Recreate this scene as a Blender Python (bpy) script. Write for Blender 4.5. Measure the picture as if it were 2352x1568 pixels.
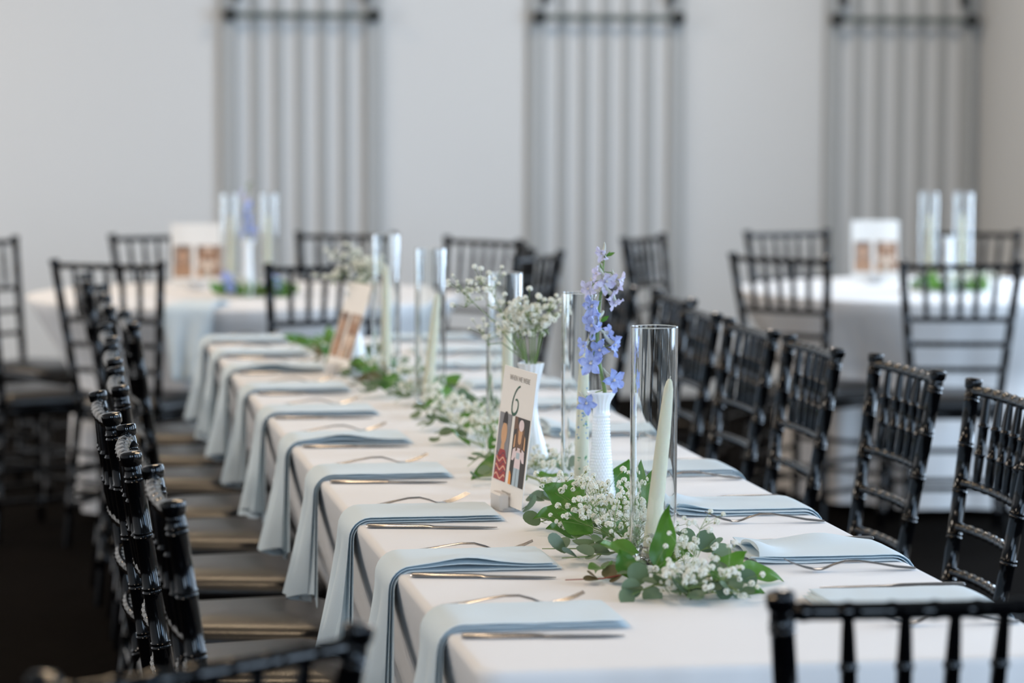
import bpy, math, random
from mathutils import Vector, Matrix, Euler, noise
C = bpy.context.scene.collection
S = bpy.context.scene
PI = math.pi
for o in list(bpy.data.objects): bpy.data.objects.remove(o)

# ------------------------------------------------------------------ camera
cam_d = bpy.data.cameras.new('camera'); cam = bpy.data.objects.new('camera', cam_d); C.objects.link(cam)
S.camera = cam
FPX = 6860.0
cam_d.sensor_width = 36.0; cam_d.lens = FPX / 2352 * 36
pitch = math.atan(560 / FPX); yaw = math.atan(1174 / FPX * math.cos(pitch)); roll = 0.0035
fw = Vector((math.sin(yaw) * math.cos(pitch), math.cos(yaw) * math.cos(pitch), -math.sin(pitch)))
rt = Vector((math.cos(yaw), -math.sin(yaw), 0)); up = rt.cross(fw)
r2 = rt * math.cos(roll) + up * math.sin(roll); u2 = up * math.cos(roll) - rt * math.sin(roll)
mw = Matrix((( r2.x, u2.x, -fw.x, 0), (r2.y, u2.y, -fw.y, 0), (r2.z, u2.z, -fw.z, 1.43), (0, 0, 0, 1)))
cam.matrix_world = mw
cam_d.clip_start = 0.05; cam_d.clip_end = 100
cam_d.dof.use_dof = True; cam_d.dof.focus_distance = 4.60; cam_d.dof.aperture_fstop = 3.6

# ------------------------------------------------------------------ world, lights, exposure
S.view_settings.view_transform = 'Standard'; S.view_settings.look = 'None'
S.view_settings.exposure = 0.25; S.view_settings.gamma = 1.0; S.view_settings.use_curve_mapping = False
w = bpy.data.worlds.new('world'); S.world = w; w.use_nodes = True
w.node_tree.nodes['Background'].inputs[0].default_value = (0.75, 0.85, 1.0, 1)
w.node_tree.nodes['Background'].inputs[1].default_value = 0.15

def area(name, loc, target, sx, sy, power, col, spread=PI):
    d = bpy.data.lights.new(name, 'AREA'); d.shape = 'RECTANGLE'; d.size = sx; d.size_y = sy
    d.energy = power; d.color = col; d.spread = spread
    o = bpy.data.objects.new(name, d); C.objects.link(o); o.location = loc
    o.rotation_euler = (Vector(target) - Vector(loc)).to_track_quat('-Z', 'Y').to_euler()
    return o
COOL = (0.60, 0.78, 1.0); WARM = (1.0, 0.75, 0.49); SOFT = (1.0, 0.88, 0.76)
for yy, p in ((1.9, 70), (4.6, 80), (7.6, 118), (10.4, 76)):   # daylight through the tall windows of the right wall
    area('window_and_fill_light', (4.55, yy, 1.75), (0, yy, 1.2), 1.5, 2.0, p, COOL)
area('window_and_fill_light', (4.5, -0.6, 1.9), (0.4, 2.8, 0.9), 1.3, 2.0, 105, (0.42, 0.66, 1.0))   # the window nearest the camera on the right
for xx in (-1.4, 1.6):                                  # daylight through the windows behind the camera
    area('window_and_fill_light', (xx, -3.7, 1.8), (xx, 4, 1.0), 1.4, 1.9, 95, COOL)
area('window_and_fill_light', (-3.85, 9.6, 1.9), (4.6, 12.4, 1.5), 1.6, 2.2, 62, (0.84, 0.90, 1.0))   # unseen fill light added at the left wall, brightens the far right corner
for xx, yy, p, col in ((0.5, 0.0, 8, WARM), (0.5, 2.6, 11, WARM), (0.5, 5.2, 14, WARM), (0.5, 7.8, 14, WARM), (0.3, 11.2, 16, WARM), (3.1, 11.9, 34, SOFT),
                       (-2.4, 2.0, 38, SOFT), (-2.4, 5.4, 54, SOFT), (-2.4, 9.0, 54, SOFT), (-1.9, 12.0, 40, WARM)):
    area('ceiling_lamp', (xx, yy, 3.6), (xx, yy, 0), 0.5, 0.5, p, col)

# ------------------------------------------------------------------ materials
def srgb(r, g, b):
    f = lambda c: c / 12.92 if c <= 0.04045 else ((c + 0.055) / 1.055) ** 2.4
    return (f(r / 255), f(g / 255), f(b / 255), 1)
def mat(name, col, rough=0.5, metal=0.0, trans=0.0, ior=1.45, coat=0.0, spec=0.5, sss=0.0, sheen=0.0):
    m = bpy.data.materials.new(name); m.use_nodes = True
    b = m.node_tree.nodes['Principled BSDF']; i = b.inputs
    i['Base Color'].default_value = col; i['Roughness'].default_value = rough; i['Metallic'].default_value = metal
    i['Transmission Weight'].default_value = trans; i['IOR'].default_value = ior; i['Coat Weight'].default_value = coat
    i['Specular IOR Level'].default_value = spec
    if coat: i['Coat Roughness'].default_value = 0.06
    if sss: i['Subsurface Weight'].default_value = sss; i['Subsurface Radius'].default_value = (0.012, 0.008, 0.005)
    if sheen: i['Sheen Weight'].default_value = sheen
    return m
def N(m, t, **kw):
    n = m.node_tree.nodes.new(t)
    for k, v in kw.items():
        if k in n.inputs: n.inputs[k].default_value = v
        else: setattr(n, k, v)
    return n
def vary(m, ca, cb, scale=8.0, detail=4.0, bump=0.0, bscale=None, rnd=0.0):
    """noise colour between ca and cb, optional bump and per-object variation"""
    t = m.node_tree; b = t.nodes['Principled BSDF']
    tc = N(m, 'ShaderNodeTexCoord'); nz = N(m, 'ShaderNodeTexNoise', Scale=scale, Detail=detail)
    t.links.new(tc.outputs['Object'], nz.inputs['Vector'])
    mx = N(m, 'ShaderNodeMix', data_type='RGBA'); mx.inputs[6].default_value = ca; mx.inputs[7].default_value = cb
    if rnd:
        oi = N(m, 'ShaderNodeObjectInfo'); ad = N(m, 'ShaderNodeMath', operation='MULTIPLY_ADD')
        t.links.new(oi.outputs['Random'], ad.inputs[0]); ad.inputs[1].default_value = rnd
        sb = N(m, 'ShaderNodeMath', operation='MULTIPLY_ADD'); t.links.new(nz.outputs['Fac'], sb.inputs[0])
        sb.inputs[1].default_value = 1.0 - rnd; sb.inputs[2].default_value = 0.0
        t.links.new(sb.outputs[0], ad.inputs[2]); t.links.new(ad.outputs[0], mx.inputs[0])
    else:
        t.links.new(nz.outputs['Fac'], mx.inputs[0])
    t.links.new(mx.outputs[2], b.inputs['Base Color'])
    if bump:
        n2 = N(m, 'ShaderNodeTexNoise', Scale=bscale or scale * 6, Detail=3.0); t.links.new(tc.outputs['Object'], n2.inputs['Vector'])
        bp = N(m, 'ShaderNodeBump', Strength=bump, Distance=0.002); t.links.new(n2.outputs['Fac'], bp.inputs['Height'])
        t.links.new(bp.outputs['Normal'], b.inputs['Normal'])
    return m
def translucent(m, col, fac):
    t = m.node_tree; b = t.nodes['Principled BSDF']; out = t.nodes['Material Output']
    tr = N(m, 'ShaderNodeBsdfTranslucent'); tr.inputs[0].default_value = col
    ms = N(m, 'ShaderNodeMixShader'); ms.inputs[0].default_value = fac
    t.links.new(b.outputs[0], ms.inputs[1]); t.links.new(tr.outputs[0], ms.inputs[2]); t.links.new(ms.outputs[0], out.inputs['Surface'])
    return m
M = {}
M['wall'] = vary(mat('wall_paint', srgb(214, 214, 212), 0.7), srgb(212, 212, 210), srgb(217, 217, 215), 0.8)
M['ceiling'] = vary(mat('ceiling_paint', srgb(120, 116, 110), 0.8), srgb(116, 112, 106), srgb(124, 120, 114), 1.0)
M['wall_shade'] = vary(mat('brown_wall', srgb(112, 100, 88), 0.7), srgb(108, 96, 84), srgb(116, 104, 92), 0.8)
M['carpet'] = vary(mat('carpet', srgb(10, 8, 6), 0.95, spec=0.02), srgb(6, 5, 4), srgb(17, 13, 10), 14.0, 6.0, 0.6, 160.0)
M['trim'] = vary(mat('trim_paint', srgb(200, 200, 198), 0.5), srgb(198, 198, 196), srgb(204, 204, 202), 2.0)
M['cloth'] = vary(mat('white_cloth', srgb(226, 224, 222), 0.85, spec=0.2, sheen=0.15), srgb(224, 221, 219), srgb(229, 227, 225), 3.0, 3.0, 0.12, 500.0)
M['wood'] = vary(mat('plywood', srgb(150, 120, 90), 0.6), srgb(140, 110, 80), srgb(160, 130, 100), 6.0)
M['metal_grey'] = vary(mat('grey_metal', srgb(120, 120, 120), 0.4, 0.6), srgb(115, 115, 115), srgb(130, 130, 130), 5.0)
M['grille'] = vary(mat('grey_painted_metal', srgb(170, 171, 169), 0.5), srgb(167, 168, 166), srgb(174, 175, 173), 3.0)
M['iron'] = vary(mat('dark_iron', srgb(48, 52, 52), 0.45), srgb(42, 46, 46), srgb(54, 58, 58), 6.0)
M['rod'] = vary(mat('rod_metal', srgb(112, 122, 120), 0.5), srgb(106, 116, 114), srgb(118, 128, 126), 6.0)
M['collar'] = vary(mat('collar_metal', srgb(82, 94, 92), 0.5), srgb(76, 88, 86), srgb(88, 100, 98), 6.0)
M['black'] = vary(mat('black_lacquer', srgb(5, 5, 6), 0.10, spec=0.34), srgb(4, 4, 5), srgb(7, 7, 8), 5.0)
M['cushion'] = vary(mat('black_vinyl', srgb(16, 15, 15), 0.31, spec=0.75), srgb(18, 17, 17), srgb(23, 22, 22), 12.0, 4.0, 0.15, 220.0)
M['napkin'] = translucent(vary(mat('pale_blue_napkin', srgb(224, 236, 241), 0.85, spec=0.15, sheen=0.1), srgb(221, 234, 239), srgb(227, 238, 243), 5.0, 3.0, 0.12, 600.0), srgb(120, 195, 220), 0.16)
M['steel'] = vary(mat('cutlery_steel', srgb(186, 183, 182), 0.26, 1.0), srgb(180, 177, 176), srgb(192, 189, 188), 20.0)
M['glass'] = mat('clear_glass', (0.97, 0.985, 0.98, 1), 0.0, 0, 1.0, 1.45)
M['wax'] = vary(mat('ivory_wax', srgb(248, 240, 212), 0.45, sss=0.12), srgb(246, 238, 206), srgb(250, 244, 220), 10.0)
M['wick'] = vary(mat('wick', srgb(230, 226, 214), 0.9), srgb(225, 220, 208), srgb(235, 231, 220), 30.0)
M['milk'] = vary(mat('milk_glass', srgb(236, 238, 238), 0.16, coat=0.3, sss=0.15), srgb(234, 236, 236), srgb(239, 241, 241), 6.0)
M['card'] = vary(mat('card_stock', srgb(232, 227, 220), 0.7), srgb(230, 225, 218), srgb(234, 229, 222), 10.0)
M['frost'] = mat('frosted_block', srgb(236, 234, 232), 0.35, trans=0.45)
M['ink_green'] = vary(mat('green_ink', srgb(52, 92, 74), 0.6), srgb(48, 88, 70), srgb(56, 96, 78), 20.0)
M['ink_grey'] = vary(mat('grey_ink', srgb(176, 172, 166), 0.7), srgb(170, 166, 160), srgb(182, 178, 172), 20.0)
def leafmat(name, a, b, rough, tr):
    return translucent(vary(mat(name, a, rough, spec=0.5), a, b, 25.0, 3.0, 0.1, 120.0, rnd=0.75), tr, 0.22)
M['euc'] = leafmat('eucalyptus_leaf', srgb(52, 78, 62), srgb(122, 140, 112), 0.5, srgb(120, 150, 90))
M['leaf'] = leafmat('glossy_green_leaf', srgb(36, 84, 36), srgb(98, 136, 56), 0.28, srgb(110, 170, 50))
M['brown_leaf'] = leafmat('brown_green_leaf', srgb(74, 66, 46), srgb(104, 96, 66), 0.5, srgb(120, 110, 60))
M['stem'] = vary(mat('green_stem', srgb(110, 134, 72), 0.6), srgb(98, 122, 62), srgb(126, 148, 88), 40.0)
M['stem_red'] = vary(mat('red_stem', srgb(140, 60, 52), 0.6), srgb(128, 54, 46), srgb(150, 68, 58), 40.0)
M['bloom'] = translucent(vary(mat('white_bloom', srgb(244, 242, 234), 0.8), srgb(238, 234, 220), srgb(248, 247, 242), 40.0, 2.0, 0, rnd=0.5), srgb(240, 240, 220), 0.25)
M['calyx'] = vary(mat('calyx', srgb(150, 150, 96), 0.7), srgb(126, 120, 72), srgb(168, 172, 110), 60.0)
M['blue'] = translucent(vary(mat('delphinium_blue', srgb(168, 186, 232), 0.6), srgb(146, 170, 228), srgb(194, 204, 238), 60.0, 3.0, 0, rnd=0.5), srgb(170, 180, 240), 0.3)
M['lilac'] = translucent(vary(mat('delphinium_lilac', srgb(218, 214, 232), 0.6), srgb(204, 204, 232), srgb(230, 224, 234), 60.0, 3.0, 0, rnd=0.4), srgb(210, 205, 240), 0.3)
M['bee'] = vary(mat('petal_centre', srgb(206, 198, 184), 0.7), srgb(194, 182, 166), srgb(218, 212, 204), 60.0)
M['spur'] = vary(mat('flower_spur', srgb(182, 182, 158), 0.6), srgb(168, 176, 136), srgb(196, 190, 196), 50.0)
M['reflection_blue'] = vary(mat('painted_reflection_blue', srgb(120, 160, 214), 0.5), srgb(112, 152, 208), srgb(130, 170, 220), 40.0)
M['reflection_green'] = vary(mat('painted_reflection_green', srgb(116, 168, 112), 0.5), srgb(106, 158, 102), srgb(128, 178, 122), 40.0)
def flat(name, r, g, b): return vary(mat(name, srgb(r, g, b), 0.5), srgb(max(r-8,0), max(g-8,0), max(b-8,0)), srgb(min(r+8,255), min(g+8,255), min(b+8,255)), 60.0)
P_ = [flat('print_grey', 132, 130, 132), flat('print_skin', 206, 158, 116), flat('print_hair', 44, 36, 34), flat('print_red', 158, 48, 48),
      flat('print_stripe', 216, 158, 132), flat('print_dark', 56, 50, 46), flat('print_brown', 112, 82, 62), flat('print_pink', 226, 206, 206),
      flat('print_denim', 172, 188, 196), flat('print_orange', 228, 150, 70), flat('print_navy', 84, 44, 66)]

Q_ = [flat('print_tan', 150, 128, 112), flat('print_skin_warm', 186, 144, 114), flat('print_hair_brown', 96, 70, 56), flat('print_orange_brown', 164, 124, 96),
      flat('print_sand', 208, 170, 134), flat('print_brown_ground', 150, 116, 92), flat('print_brown_dark', 120, 86, 64), flat('print_cream', 214, 190, 170),
      flat('print_greige', 186, 168, 150), flat('print_ochre', 206, 148, 88), flat('print_umber', 140, 96, 74)]

# ------------------------------------------------------------------ mesh helper
class MB:
    def __init__(s): s.v = []; s.f = []; s.m = []
    def add(s, vs, fs, mi=0):
        o = len(s.v); s.v += [tuple(v) for v in vs]; s.f += [tuple(i + o for i in f) for f in fs]; s.m += [mi] * len(fs); return s
    def box(s, c, d, mi=0):
        x, y, z = c; a, b, e = d[0] / 2, d[1] / 2, d[2] / 2
        vs = [(x + i * a, y + j * b, z + k * e) for i in (-1, 1) for j in (-1, 1) for k in (-1, 1)]
        return s.add(vs, [(0, 1, 3, 2), (4, 6, 7, 5), (0, 4, 5, 1), (2, 3, 7, 6), (0, 2, 6, 4), (1, 5, 7, 3)], mi)
    def rbox(s, c, d, b=0.006, mi=0):
        """box with chamfered edges (cheap bevel)"""
        x, y, z = c; h = [d[0] / 2, d[1] / 2, d[2] / 2]; b = min(b, *[q * 0.9 for q in h])
        rings = []
        for zz, ins in ((-h[2], b), (-h[2] + b, 0), (h[2] - b, 0), (h[2], b)):
            X, Y = h[0] - ins, h[1] - ins
            rings.append([(x + px, y + py, z + zz) for px, py in ((X, Y - b), (X - b, Y), (-X + b, Y), (-X, Y - b), (-X, -Y + b), (-X + b, -Y), (X - b, -Y), (X, -Y + b))])
        vs = sum(rings, []); fs = []
        for k in range(3):
            for i in range(8): fs.append((k * 8 + i, k * 8 + (i + 1) % 8, k * 8 + 8 + (i + 1) % 8, k * 8 + 8 + i))
        fs += [tuple(range(7, -1, -1)), tuple(range(24, 32))]
        return s.add(vs, fs, mi)
    def tube(s, pts, rad, n=8, mi=0, flat=None):
        """swept tube; rad a number or list; flat = list of (width, thickness) pairs with 'up' z instead of round"""
        pts = [Vector(p) for p in pts]; k = len(pts)
        if not isinstance(rad, (list, tuple)): rad = [rad] * k
        vs = []; ref = None
        for i, p in enumerate(pts):
            t = (pts[min(i + 1, k - 1)] - pts[max(i - 1, 0)])
            t = t.normalized() if t.length > 1e-9 else Vector((0, 0, 1))
            if ref is None: ref = Vector((0, 0, 1)) if abs(t.z) < 0.9 else Vector((0, 1, 0))
            a = (ref - t * ref.dot(t))
            a = a.normalized() if a.length > 1e-6 else t.orthogonal().normalized()
            b = t.cross(a)
            if not flat: ref = a
            for j in range(n):
                q = 2 * PI * j / n
                if flat: vs.append(p + b * (math.cos(q) * flat[i][0] / 2) + a * (math.sin(q) * flat[i][1] / 2))
                else: vs.append(p + (a * math.cos(q) + b * math.sin(q)) * rad[i])
        fs = []
        for i in range(k - 1):
            for j in range(n): fs.append((i * n + j, i * n + (j + 1) % n, i * n + n + (j + 1) % n, i * n + n + j))
        fs += [tuple(range(n - 1, -1, -1)), tuple(range((k - 1) * n, k * n))]
        return s.add(vs, fs, mi)
    def lathe(s, prof, n=24, c=(0, 0, 0), mi=0, closed=False, bump=None):
        vs = []; k = len(prof)
        for i, (r, z) in enumerate(prof):
            for j in range(n):
                q = 2 * PI * j / n; rr = r + (bump(i, j, z) if bump else 0)
                vs.append((c[0] + rr * math.cos(q), c[1] + rr * math.sin(q), c[2] + z))
        fs = []
        for i in range(k if closed else k - 1):
            a, b = i * n, ((i + 1) % k) * n
            for j in range(n): fs.append((a + j, a + (j + 1) % n, b + (j + 1) % n, b + j))
        if not closed: fs += [tuple(range(n - 1, -1, -1)), tuple(range((k - 1) * n, k * n))]
        return s.add(vs, fs, mi)
    def grid(s, fn, nu, nv, mi=0):
        vs = [fn(i / nu, j / nv) for i in range(nu + 1) for j in range(nv + 1)]
        fs = [(i * (nv + 1) + j, (i + 1) * (nv + 1) + j, (i + 1) * (nv + 1) + j + 1, i * (nv + 1) + j + 1) for i in range(nu) for j in range(nv)]
        return s.add(vs, fs, mi)
    def mesh(s, name, mats, smooth=True):
        me = bpy.data.meshes.new(name); me.from_pydata(s.v, [], s.f)
        for m in (mats if isinstance(mats, (list, tuple)) else [mats]): me.materials.append(m)
        me.polygons.foreach_set('material_index', s.m)
        me.polygons.foreach_set('use_smooth', [smooth] * len(s.f)); me.update()
        if smooth:
            try: me.set_sharp_from_angle(angle=math.radians(50))
            except Exception: pass
        return me
    def obj(s, name, mats, parent=None, smooth=True, loc=None):
        return link(name, s.mesh(name, mats, smooth), parent, loc)
def link(name, me, parent=None, loc=None):
    o = bpy.data.objects.new(name, me); C.objects.link(o)
    if parent: o.parent = parent
    if loc is not None: o.location = loc
    return o
def tag(o, label, cat, group=None, kind=None):
    o['label'] = label; o['category'] = cat
    if group: o['group'] = group
    if kind: o['kind'] = kind
    return o
def thing(name, label, cat, loc=(0, 0, 0), rz=0.0, group=None):
    o = bpy.data.objects.new(name, None); C.objects.link(o); o.location = loc; o.rotation_euler = (0, 0, rz)
    o.empty_display_size = 0.05
    return tag(o, label, cat, group)
def structure(o): o['kind'] = 'structure'; return o
def dup(root, loc, rz, label, group=None):
    r = root.copy(); C.objects.link(r); r.location = loc; r.rotation_euler = (0, 0, rz); r['label'] = label
    if group: r['group'] = group
    for ch in list(root.children):
        c = ch.copy(); C.objects.link(c); c.parent = r
        for g in list(ch.children):
            d = g.copy(); C.objects.link(d); d.parent = c
    return r

# ------------------------------------------------------------------ room
XL, XR, YF, YB, ZC = -4.0, 4.69, -4.0, 14.0, 3.7
def slab(name, c, d, m): return structure(MB().box(c, d).obj(name, m, smooth=False))
slab('floor', ((XL + XR) / 2, (YF + YB) / 2, -0.05), (XR - XL, YB - YF, 0.1), M['carpet'])
slab('ceiling', ((XL + XR) / 2, (YF + YB) / 2, ZC + 0.05), (XR - XL, YB - YF, 0.1), M['ceiling'])
slab('wall_back', ((XL + XR) / 2, YB + 0.05, ZC / 2), (XR - XL + 0.2, 0.1, ZC), M['wall'])
slab('wall_left', (XL - 0.05, (YF + YB) / 2, ZC / 2), (0.1, YB - YF, ZC), M['wall'])
slab('wall_right', (XR + 0.05, (YF + YB) / 2, ZC / 2), (0.1, YB - YF, ZC), M['wall'])
slab('wall_front', ((XL + XR) / 2, YF - 0.05, ZC / 2), (XR - XL + 0.2, 0.1, ZC), M['wall_shade'])
slab('baseboard_back', ((XL + XR) / 2, YB - 0.01, 0.06), (XR - XL, 0.02, 0.12), M['trim'])
slab('baseboard_right', (XR - 0.01, 11.5, 0.06), (0.02, 4.96, 0.12), M['trim'])

# bar grilles on the back wall
def grille(cx, label):
    t = thing('wall_grille', label, 'grille', (cx, YB, 0.0), 0, 'bar grilles on the back wall')
    for sx in (-1, 1):
        MB().rbox((sx * 0.340, -0.02, 1.45), (0.080, 0.04, 2.7), 0.008).obj('post', M['grille'], t, False)
    for k in range(5):
        MB().rbox((-0.208 + 0.104 * k, -0.011, 1.45), (0.040, 0.022, 2.7), 0.006).obj('bar', M['grille'], t, False)
    rod = MB(); rod.tube([(-0.34, -0.075, 1.808), (0.34, -0.075, 1.808)], 0.014, 10); rod.obj('rod', M['rod'], t)
    for k in range(5):
        MB().lathe([(0.012, -0.016), (0.022, -0.010), (0.022, 0.010), (0.012, 0.016)], 12, (-0.208 + 0.104 * k, -0.075, 1.808)).obj('collar', M['collar'], t)
    for sx in (-1, 1):
        MB().lathe([(0.004, -0.034), (0.026, -0.026), (0.036, 0.0), (0.026, 0.026), (0.004, 0.034)], 14, (sx * 0.335, -0.085, 1.808)).obj('knob', M['iron'], t)
        MB().rbox((sx * 0.300, -0.07, 1.91), (0.034, 0.05, 0.08), 0.008).obj('bracket', M['iron'], t, False)
    return t
grille(1.380, 'grey bar grille with dark rod, on back wall behind the left round table')
grille(2.836, 'grey bar grille with dark rod, middle one on the white back wall')
grille(4.285, 'grey bar grille with dark rod, on back wall beside the shaded corner')

# ------------------------------------------------------------------ tables and cloths
def cloth(name, perim, offs, ztop, zbot, label, seed, rows=16):
    """perim: list of (x, y, nx, ny); offs(i, f) -> outward offset at drop fraction f"""
    n = len(perim); mb = MB(); vs = []
    rr = 0.012
    levels = [(-rr * 1.0, ztop), (-rr * 0.4, ztop - 0.0012), (-rr * 0.08, ztop - 0.005), (0.0, ztop - rr)]
    for d, z in levels:
        vs += [(p[0] + p[2] * d, p[1] + p[3] * d, z) for p in perim]
    for k in range(1, rows + 1):
        f = k / rows; z = ztop - rr - (ztop - rr - zbot) * f
        vs += [(p[0] + p[2] * offs(i, f), p[1] + p[3] * offs(i, f), z) for i, p in enumerate(perim)]
    L = len(levels) + rows; fs = []
    for k in range(L - 1):
        for i in range(n): fs.append((k * n + i, (k + 1) * n + i, (k + 1) * n + (i + 1) % n, k * n + (i + 1) % n))
    fs.append(tuple(range(n)))
    mb.add(vs, fs); o = mb.obj(name, M['cloth'])
    return tag(o, label, 'tablecloth')
ZT = 0.75
TX0, TX1, TY0, TY1 = 0.552, 1.311, 3.465, 8.42
def rect_perim(x0, x1, y0, y1, r, step):
    out = []
    def line(a, b, nrm):
        L = math.hypot(b[0] - a[0], b[1] - a[1]); k = max(2, int(L / step))
        for i in range(k): out.append((a[0] + (b[0] - a[0]) * i / k, a[1] + (b[1] - a[1]) * i / k, nrm[0], nrm[1]))
    def arc(cx, cy, a0):
        for i in range(6):
            a = a0 + PI / 2 * i / 6; out.append((cx + r * math.cos(a), cy + r * math.sin(a), math.cos(a), math.sin(a)))
    line((x0 + r, y0), (x1 - r, y0), (0, -1)); arc(x1 - r, y0 + r, -PI / 2)
    line((x1, y0 + r), (x1, y1 - r), (1, 0)); arc(x1 - r, y1 - r, 0)
    line((x1 - r, y1), (x0 + r, y1), (0, 1)); arc(x0 + r, y1 - r, PI / 2)
    line((x0, y1 - r), (x0, y0 + r), (-1, 0)); arc(x0 + r, y0 + r, PI)
    return out
lp = rect_perim(TX0, TX1, TY0, TY1, 0.035, 0.03)
def long_offs(i, f):
    x, y, nx, ny = lp[i]; side = abs(nx)
    d = f * 0.68
    deep = 0.085 + (0.06 * math.exp(-((y - 7.0) / 0.3) ** 2) + (0.035 if y > 7.3 else 0) if nx < 0 else 0)
    tuck = -deep * min(1.0, d / 0.27) ** 1.2 * side ** 2
    a = noise.noise(Vector((x * 5.0, y * 5.0, 3.0))) * 0.022 + noise.noise(Vector((x * 11, y * 11, 7.0))) * 0.010
    corner = 0.07 * (4 * (nx * ny) ** 2) if nx * ny else 0.0
    front = 0.02 * (1 - side)
    return tuck + (a * (0.45 + 0.55 * (1 - side)) + corner + front) * min(1, f * 1.6)
cloth('tablecloth', lp, long_offs, ZT, 0.03, 'long white cloth over the narrow banquet table in front', 1)
def folding_table(loc, sx, sy, label):
    t = thing('banquet_table', label, 'table', loc, 0, None)
    MB().rbox((0, 0, 0.72), (sx, sy, 0.04), 0.01).obj('tabletop', M['wood'], t, False)
    for a in (-1, 1):
        for b in (-1, 1):
            MB().tube([(a * sx * 0.30, b * sy * 0.4, 0), (a * sx * 0.30, b * sy * 0.4, 0.70)], 0.014, 8).obj('leg', M['metal_grey'], t)
    return t
folding_table(((TX0 + TX1) / 2, 4.70, 0), 0.72, 2.38, 'folding banquet table under the near half of the long cloth')
folding_table(((TX0 + TX1) / 2, 7.17, 0), 0.72, 2.38, 'folding banquet table under the far half of the long cloth')

def round_table(cx, cy, R, label, clabel, seed):
    n = 150
    per = [(cx + R * math.cos(2 * PI * i / n), cy + R * math.sin(2 * PI * i / n), math.cos(2 * PI * i / n), math.sin(2 * PI * i / n)) for i in range(n)]
    def offs(i, f):
        a = 2 * PI * i / n
        w_ = math.sin(a * 13 + seed + 1.3 * math.sin(a * 3 + seed)) * 0.03 + math.sin(a * 29 + seed * 2) * 0.008
        return (w_ - 0.012) * min(1, f * 1.3) - 0.165 * min(1, f * 2.6)
    cloth('tablecloth', per, offs, ZT, 0.03, clabel, seed)
    t = thing('round_table', label, 'table', (cx, cy, 0))
    MB().lathe([(R * 0.88, 0.715), (R - 0.04, 0.718), (R - 0.04, 0.738), (R * 0.88, 0.741)], 48).obj('tabletop', M['wood'], t)
    for k in range(4):
        a = PI / 4 + k * PI / 2
        MB().tube([(0.42 * math.cos(a), 0.42 * math.sin(a), 0), (0.42 * math.cos(a), 0.42 * math.sin(a), 0.70)], 0.014, 8).obj('leg', M['metal_grey'], t)
LT = (0.82, 10.32); RT = (3.33, 10.30); RR = 0.745
round_table(LT[0], LT[1], RR, 'round folding table under the white cloth, far left', 'white floor-length cloth on the round table at far left', 1.0)
round_table(RT[0], RT[1], RR, 'round folding table under the white cloth, far right', 'bright white floor-length cloth on the round table at far right', 2.4)

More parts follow.
